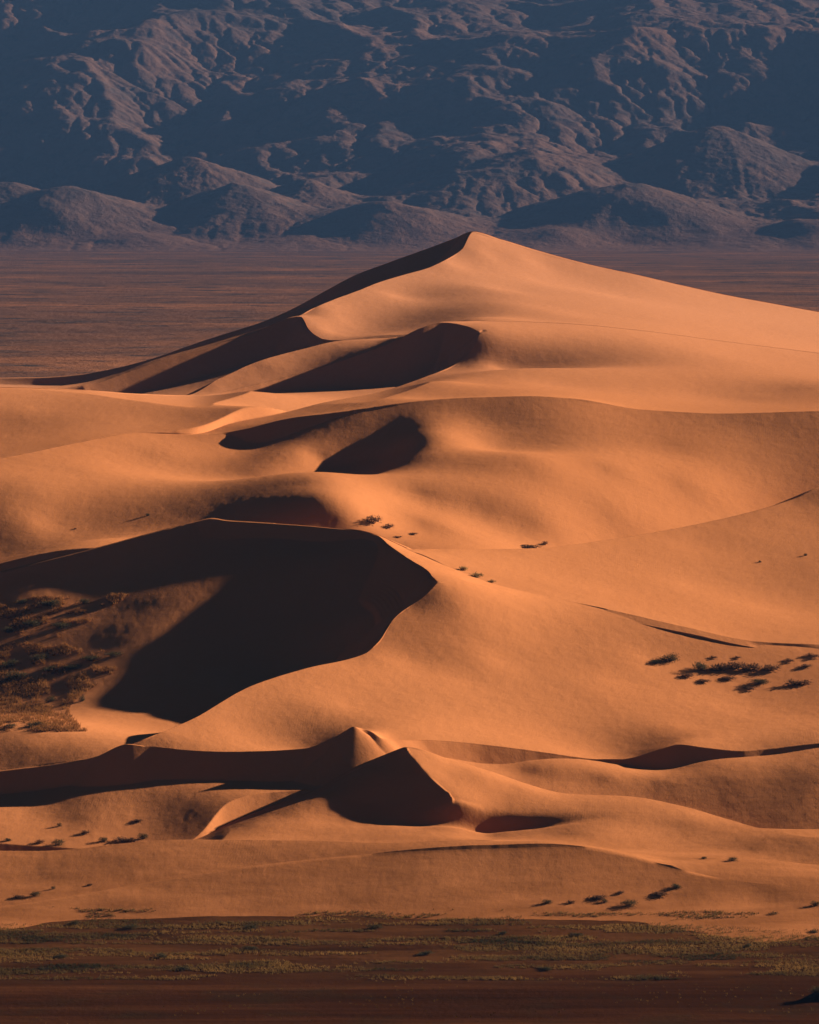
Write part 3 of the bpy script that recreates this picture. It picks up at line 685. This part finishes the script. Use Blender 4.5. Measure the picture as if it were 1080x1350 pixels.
def bush_mesh(name, seed, w, h, d, n, leaf, twig, leaf_len=0.13, straggle=0.35, wind=0.0):
    """a desert shrub: a fan of twigs carrying many small leaf blades; uneven and see-through"""
    r = random.Random(seed); V, Fc, I = [], [], []
    lobes = [(0, 0, .3*h, .34), (-.16*w, 0, .25*h, .3), (.16*w, 0, .25*h, .3)] + [(r.uniform(-.28,.28)*w, r.uniform(-.3,.3)*d, r.uniform(.10,.55)*h, r.uniform(.20,.34)) for _ in range(9)]
    def tri(p, q, s, m): 
        k = len(V); V.extend([p,q,s]); Fc.append((k,k+1,k+2)); I.append(m)
    for k in range(26):                        # twigs
        lx, ly, lz, lr = r.choice(lobes); a = r.uniform(0, 6.283); e = r.uniform(.3, 1.0)
        tx, ty, tz = lx+math.cos(a)*lr*w*e+wind*h, ly+math.sin(a)*lr*d*e, lz+r.uniform(-.1,.45)*h*e
        b = 0.018+0.012*r.random(); ox, oy = r.uniform(-.1,.1)*w, r.uniform(-.1,.1)*d
        tri((ox-b,oy,-.05),(ox+b,oy,-.05),(tx,ty,tz),1); tri((ox,oy-b,-.05),(ox,oy+b,-.05),(tx,ty,tz),1)
    for k in range(n):                         # leaves
        lx, ly, lz, lr = r.choice(lobes); a = r.uniform(0,6.283); e = r.random()**.5*(1+straggle*r.random()**3)
        ph = r.uniform(-.9,1.4)
        x = lx+math.cos(a)*math.cos(ph)*lr*w*e; y = ly+math.sin(a)*math.cos(ph)*lr*d*e; z = max(.01, lz+math.sin(ph)*lr*h*1.25*e)
        x += wind*z
        L = leaf_len*r.uniform(.6,1.5); a2 = r.uniform(0,6.283); p2 = r.uniform(-.3,1.3); b = L*.28
        dx, dy, dz = math.cos(a2)*math.cos(p2)*L, math.sin(a2)*math.cos(p2)*L, math.sin(p2)*L
        tri((x-dy/L*b, y+dx/L*b, z),(x+dy/L*b, y-dx/L*b, z),(x+dx,y+dy,z+dz),0)
    return poly_mesh(name, V, Fc, [leaf, twig], I)

SH = {'low':  [bush_mesh('desert_shrub', 21+k, 1.0, .42, 1.0, 900, M_LEAF, M_TWIG, .075, .35) for k in range(3)],
      'round':[bush_mesh('desert_shrub', 41+k, 1.0, .62, 1.0, 1000, M_LEAF, M_TWIG, .075, .25) for k in range(3)],
      'twig': [bush_mesh('twiggy_shrub', 61+k, 1.0, .45, .8, 320, M_TWIG, M_TWIG, .12, .25, .2) for k in range(2)],
      'straw':[bush_mesh('grass_tuft', 81+k, 1.0, .40, .9, 260, M_STRAW, M_STRAW, .16, .3) for k in range(2)]}
def shrub(name, kind, col, row, wpx, hpx, label, cat='shrub', group=None, k=None, loc=None):
    x, y, z = loc or ground(col, row)
    me = SH[kind][(k if k is not None else rng.randrange(9)) % len(SH[kind])]
    o = link(bpy.data.objects.new(name, me)); m = y/F
    hh = {'low':.55,'round':.8,'twig':.6,'straw':.5}[kind]
    o.location = (x, y, z-0.03*hpx*m); o.scale = (wpx*m*.95, max(wpx*m*.7, .5), hpx*m/hh)
    o.rotation_euler = (0, 0, rng.uniform(-.5,.5))
    tag(o, label, cat, group); return o

# single shrubs one can point to
S = [
 ('desert_shrub','low',965,1135,19,7,'dark flat-topped shrub on the bare slope right of the low dune tip'),
 ('desert_shrub','low',928,1132,10,4,'tiny dark shrub just left of the flat-topped one, level with the low dune tip'),
 ('desert_shrub','low',892,1171,19,8,'dark shrub standing alone above the pale scrub patch at right'),
 ('twiggy_shrub','twig',788,1186,32,8,'long low dark brushwood strip at the left of the scrub patch'),
 ('desert_shrub','round',797,1193,13,8,'small round dark shrub right under the long brushwood strip'),
 ('desert_shrub','low',829,1196,28,11,'widest grey green shrub in the scrub patch, on its lower edge'),
 ('desert_shrub','round',722,1194,18,9,'grey green shrub alone at the dune foot, left of the scrub patch'),
 ('desert_shrub','low',948,1200,20,6,'flat dark shrub on the track edge, right of the scrub patch'),
 ('desert_shrub','round',1018,1209,23,12,'largest dark round shrub at the dune foot on the right'),
 ('desert_shrub','round',1076,1197,18,11,'dark shrub cut by the right frame edge at the dune foot'),
 ('twiggy_shrub','twig',868,1184,34,7,'faint sloping line of twigs in the middle of the scrub patch'),
 ('twiggy_shrub','twig',818,1180,14,6,'pale twig clump at the top of the scrub patch'),
 ('twiggy_shrub','twig',752,1192,14,6,'pale twig clump between the lone grey shrub and the brushwood strip'),
 ('desert_shrub','round',78,1090,9,8,'small round shrub highest up in the hollow at lower left'),
 ('desert_shrub','low',11,1109,13,6,'dark low shrub at the left frame edge in the lower left hollow'),
 ('twiggy_shrub','twig',52,1112,18,8,'brown twig clump on the humps in the lower left hollow'),
 ('desert_shrub','low',76,1114,22,11,'dark shrub spilling over a sand hump in the lower left hollow'),
 ('twiggy_shrub','twig',112,1100,18,8,'thin twiggy shrub between the two dark ends of the lower left scrub'),
 ('desert_shrub','round',137,1110,17,11,'dark round shrub at the left end of the long scrub line behind the front dune'),
 ('twiggy_shrub','twig',163,1110,36,9,'low grey brush filling the long scrub line behind the front dune'),
 ('desert_shrub','round',189,1106,18,13,'darkest round shrub at the right end of the scrub line behind the front dune'),
 ('twiggy_shrub','twig',181,1084,19,5,'thin leaning twig streak above the scrub line behind the front dune'),
 ('desert_shrub','low',46,1181,18,8,'dark shrub in the shallow trough at the far left of the front dune'),
 ('desert_shrub','round',70,1173,8,7,'small upright shrub right of the dark one in the front dune trough'),
 ('twiggy_shrub','twig',24,1184,22,6,'flat twig patch left of the dark shrub in the front dune trough'),
 ('twiggy_shrub','twig',118,1168,12,4,'last faint twig patch to the right in the front dune trough'),
 ('twiggy_shrub','twig',695,723,46,7,'long dark drift of brushwood at the foot of the middle bowl'),
 ('twiggy_shrub','twig',718,719,12,8,'upright dark twig at the right end of the brushwood drift'),
 ('twiggy_shrub','twig',544,705,18,4,'thin dark twig right of the wispy stalks in the middle bowl'),
 ('twiggy_shrub','twig',524,709,14,3,'fainter short twig left of the thin dark one in the middle bowl'),
 ('twiggy_shrub','twig',490,690,34,16,'wispy dark stalks at the right end of the shaded hollow patch'),
 ('twiggy_shrub','twig',512,697,20,9,'paler wisps trailing right from the dark stalks'),
 ('desert_shrub','low',195,681,9,5,'single small shrub on the bright left dune face'),
 ('twiggy_shrub','twig',99,698,6,3,'tiny dot of brush on the bright left dune face, left of the single shrub'),
 ('grass_tuft','straw',612,752,16,7,'upper straw coloured grass tuft by the sharp crest in the middle'),
 ('grass_tuft','straw',630,761,24,8,'larger straw coloured grass tuft below the first one by the crest'),
 ('grass_tuft','straw',648,768,14,5,'lowest thin straw grass tuft trailing off the pair by the crest'),
 ('desert_shrub','low',1002,742,6,4,'left dot of brush on the shelf near the right frame edge'),
 ('desert_shrub','low',1062,733,8,5,'right dot of brush on the shelf near the right frame edge'),
]
for nm, kind, c, r, wp, hp, lab in S:
    shrub(nm, kind, c, r, wp, hp, lab, 'grass tuft' if kind == 'straw' else 'shrub')

# brush patch on the right-hand slope: each clump a thing
S = [(905,893,20,10,'leftmost dark clump of the brush patch on the right slope'),(925,884,24,18,'tall dark clump near the left end of the brush patch on the right slope'),
     (947,884,34,16,'dense dark clump left of the middle of the brush patch on the right slope'),(968,882,34,16,'dense dark clump in the middle of the brush patch on the right slope'),
     (990,884,32,15,'dense dark clump right of the middle of the brush patch on the right slope'),(1015,884,28,14,'last thick clump of the upper row of the brush patch on the right slope'),
     (1002,902,28,12,'dark sloping clump on the lower edge of the brush patch on the right slope'),(985,909,20,8,'lower left end of the sloping dark clump below the brush patch'),
     (958,896,24,7,'thin clump under the middle of the brush patch on the right slope'),(926,900,22,7,'thin low clump under the left end of the brush patch on the right slope'),
     (1050,903,32,12,'separate dark clump right of the brush patch on the right slope'),(1062,880,16,8,'pale brown clump high at the right of the brush patch'),
     (1070,866,20,8,'pale brown clump at the frame edge above the brush patch'),(1040,872,14,6,'small pale clump between the brush patch and the frame edge clump'),
     (940,868,10,5,'smallest twig dot just above the brush patch on the right slope'),(972,868,9,5,'second twig dot above the brush patch, right of the smallest')]
for k, (c, r, wp, hp, lab) in enumerate(S):
    shrub('brush_clump', 'low' if k in (1,6) else 'twig', c, r, wp*1.3, hp*.9, lab, 'brush', 'brush patch on the right slope')
o = shrub('dark_thicket', 'round', 882, 872, 36, 16, 'solitary black thicket on the bright slope, left of the brush patch', 'thicket', k=0)
shrub('dark_thicket', 'low', 864, 874, 26, 6, 'low trailing tail on the left of the solitary black thicket', 'thicket', k=1)

# dark shrubs in the left-hand hollow
S = [(12,880,34,14,'dark mound of shrub at the left frame edge in the middle of the big hollow'),(24,897,40,18,'wide black shrub below the edge mound in the big left hollow'),
     (52,870,30,13,'black oval shrub in the middle of the big left hollow scrub'),(12,835,20,12,'dark shrub at the left frame edge high in the hollow scrub'),
     (28,797,22,10,'first dark crown shrub along the top edge of the hollow scrub'),(66,800,30,13,'broad dark shrub along the top edge of the hollow scrub'),
     (112,797,24,10,'right hand dark shrub on the top edge of the hollow scrub, under the pale stems'),(42,826,30,10,'brown black shrub below the top row in the hollow scrub'),
     (80,828,30,10,'dark shrub right of the brown black one in the hollow scrub'),(66,885,28,9,'long low shrub right of the black oval one in the big hollow'),
     (66,925,20,12,'dark round shrub inside the golden brush of the big hollow'),(108,925,13,14,'upright dark shrub at the right side of the golden brush'),
     (14,960,20,8,'dark tuft at the lower left edge of the golden brush'),(45,958,30,9,'dark low shrub on the lower edge of the golden brush'),
     (120,870,34,8,'thin grey green shrub line right of the black oval shrub'),(95,882,30,8,'grey green low shrub between the oval shrub and the thin line'),(150,866,30,8,'rightmost grey green shrub fading into the hollow shadow')]
for k, (c, r, wp, hp, lab) in enumerate(S):
    shrub('hollow_shrub', 'round' if k in (1,2,10,11) else 'low', c, r, wp, hp, lab, 'shrub', 'shrubs in the big left hollow')

# bushes that stand out of the foreground steppe
S = [(98,1219,20,10,'bushy dark shrub at the left end of the upper steppe edge'),(172,1224,26,8,'flat dark shrub right of the bushy one on the steppe edge'),(330,1224,28,8,'low shrub on the steppe edge left of centre'),
     (215,1262,22,8,'dark shrub in the straw coloured steppe at lower left'),(330,1252,26,8,'brown shrub in the steppe left of centre, below the low edge shrub'),(240,1278,24,6,'flat dark tuft low in the steppe left of centre'),
     (495,1224,26,9,'grey shrub at the middle of the steppe edge'),(662,1232,18,7,'dark tuft right of centre under the pale straw strip'),(760,1234,26,7,'low grey shrub right of centre in the steppe'),
     (985,1249,14,8,'small black shrub in the dark steppe band at right'),(1072,1230,20,7,'shrub at the right frame edge in the steppe'),(560,1258,28,6,'flat dark tuft in the steppe just right of centre'),
     (720,1278,24,6,'lone flat tuft near the lower edge of the steppe, right of centre'),(80,1262,24,6,'flat brown tuft in the steppe at far left')]
for k, (c, r, wp, hp, lab) in enumerate(S):
    yy = HC*F/(r-HROW); shrub('steppe_shrub', 'low' if k % 2 else 'round', c, r, wp, hp, lab, 'shrub', 'shrubs in the foreground steppe', loc=((c-540)/F*yy, yy, 0.0))

# dark hummock entering the frame at lower right
def hummock():
    r = random.Random(5); V, Fc = [], []; nr, na = 14, 40
    for i in range(nr+1):
        for j in range(na):
            t = i/nr; a = j/na*6.2832
            rad = 3.2*t*(1+.22*math.sin(a*3+1)+.12*math.sin(a*7))
            hgt = 2.6*(1-t)**1.3*(1+.15*math.sin(a*2)) + (.25*r.uniform(-1,1)+.25*math.sin(a*9+t*14))*(1-t) - .15*t
            V.append((rad*math.cos(a)*1.5, rad*math.sin(a), hgt))
    for i in range(nr):
        for j in range(na): Fc.append((i*na+j, i*na+(j+1)%na, (i+1)*na+(j+1)%na, (i+1)*na+j))
    return poly_mesh('earth_hummock', V, Fc, [M_ROCKD], smooth_=True)
yy = HC*F/(1316.0-HROW)
o = link(bpy.data.objects.new('earth_hummock', hummock())); o.location = ((1090-540)/F*yy, yy, 0.0)
tag(o, 'dark earth hummock rising at the right frame edge in the brown foreground', 'hummock')

shrub('desert_shrub', 'low', 1074, 1297, 30, 13, 'dark shrub growing on the earth hummock at the lower right frame edge', 'shrub', k=1, loc=((1078-540)/F*yy, yy-0.6, 1.1))

# ground cover nobody could count
def cover(name, pts, blades, hmin, hmax, mat, seed, label, cat=None):
    r = random.Random(seed); V, Fc = [], []
    for (x, y, z, s) in pts:
        for b in range(blades):
            a = r.uniform(0,6.283); h = r.uniform(hmin,hmax)*s; lean = r.uniform(.15,1.0)*h
            bx, by = x+r.uniform(-.22,.22)*s, y+r.uniform(-.22,.22)*s; wd = .035*s+.02
            ca, sa = math.cos(a), math.sin(a); k = len(V)
            V.extend([(bx-sa*wd,by+ca*wd,z-.04),(bx+sa*wd,by-ca*wd,z-.04),(bx+ca*lean,by+sa*lean,z+h)]); Fc.append((k,k+1,k+2))
    o = link(bpy.data.objects.new(name, poly_mesh(name, V, Fc, [mat])))
    tag(o, label, kind='stuff'); return o
nr = np.random.default_rng(3)
pts = []
xs = nr.uniform(-105,105,60000); rr = nr.uniform(1204,1292,60000)
ys = HC*F/(rr-HROW)
dn = fbm(xs/16, ys/3.2, 91, 4)
edge = 0.10*np.exp(-((rr-1226)/16)**2) + np.where(rr>1272, -0.04*(rr-1272)/10, 0) + np.where(rr<1214, -0.012*(1214-rr), 0) - 0.08*smooth(0,40,xs)*(rr<1236) + 0.12*smooth(0,40,xs)*np.exp(-((rr-1250)/10)**2)
keep = (dn + edge > 0.02 + 0.22*nr.random(60000))
for x, y, k in zip(xs, ys, keep):
    if k: pts.append((x, y, max(0.02, zat(x, y)) if y > 876 else 0.02, nr.uniform(.6,1.5)))
pts = pts[:24000]
for k in range(900):
    r_ = 1288 + 75*nr.random()**1.3; y_ = HC*F/(r_-HROW); x_ = nr.uniform(-95, 95)
    if float(fbm(np.array(x_/22), np.array(y_/7), 97, 3)) > 0.02: pts.append((x_, y_, 0.0, nr.uniform(.4,1.0)))
cover('steppe_grass', pts, 6, .10, .42, M_STEP, 7, 'dry and grey green grass covering the foreground steppe')
pts = []
for k in range(26000):
    c, r = nr.uniform(-40,175), nr.uniform(785,965)
    t = (r-785)/180
    if c > 150-40*t+25*math.sin(r/17.0): continue
    n = float(fbm(np.array(c/26.0), np.array(r/13.0), 95, 3))
    dens = 0.16 if r < 895 else 0.45
    if c > 110: dens *= .5
    if n + dens < 0.18 + 0.2*nr.random(): continue
    x, y, z = ground(c, r); pts.append((x + nr.uniform(-.1,.1), y, z, nr.uniform(.8,1.7)))
cover('dry_brush', pts[:8500], 6, .20, .75, M_DRY, 8, 'golden dry brush covering the floor of the left hollow')
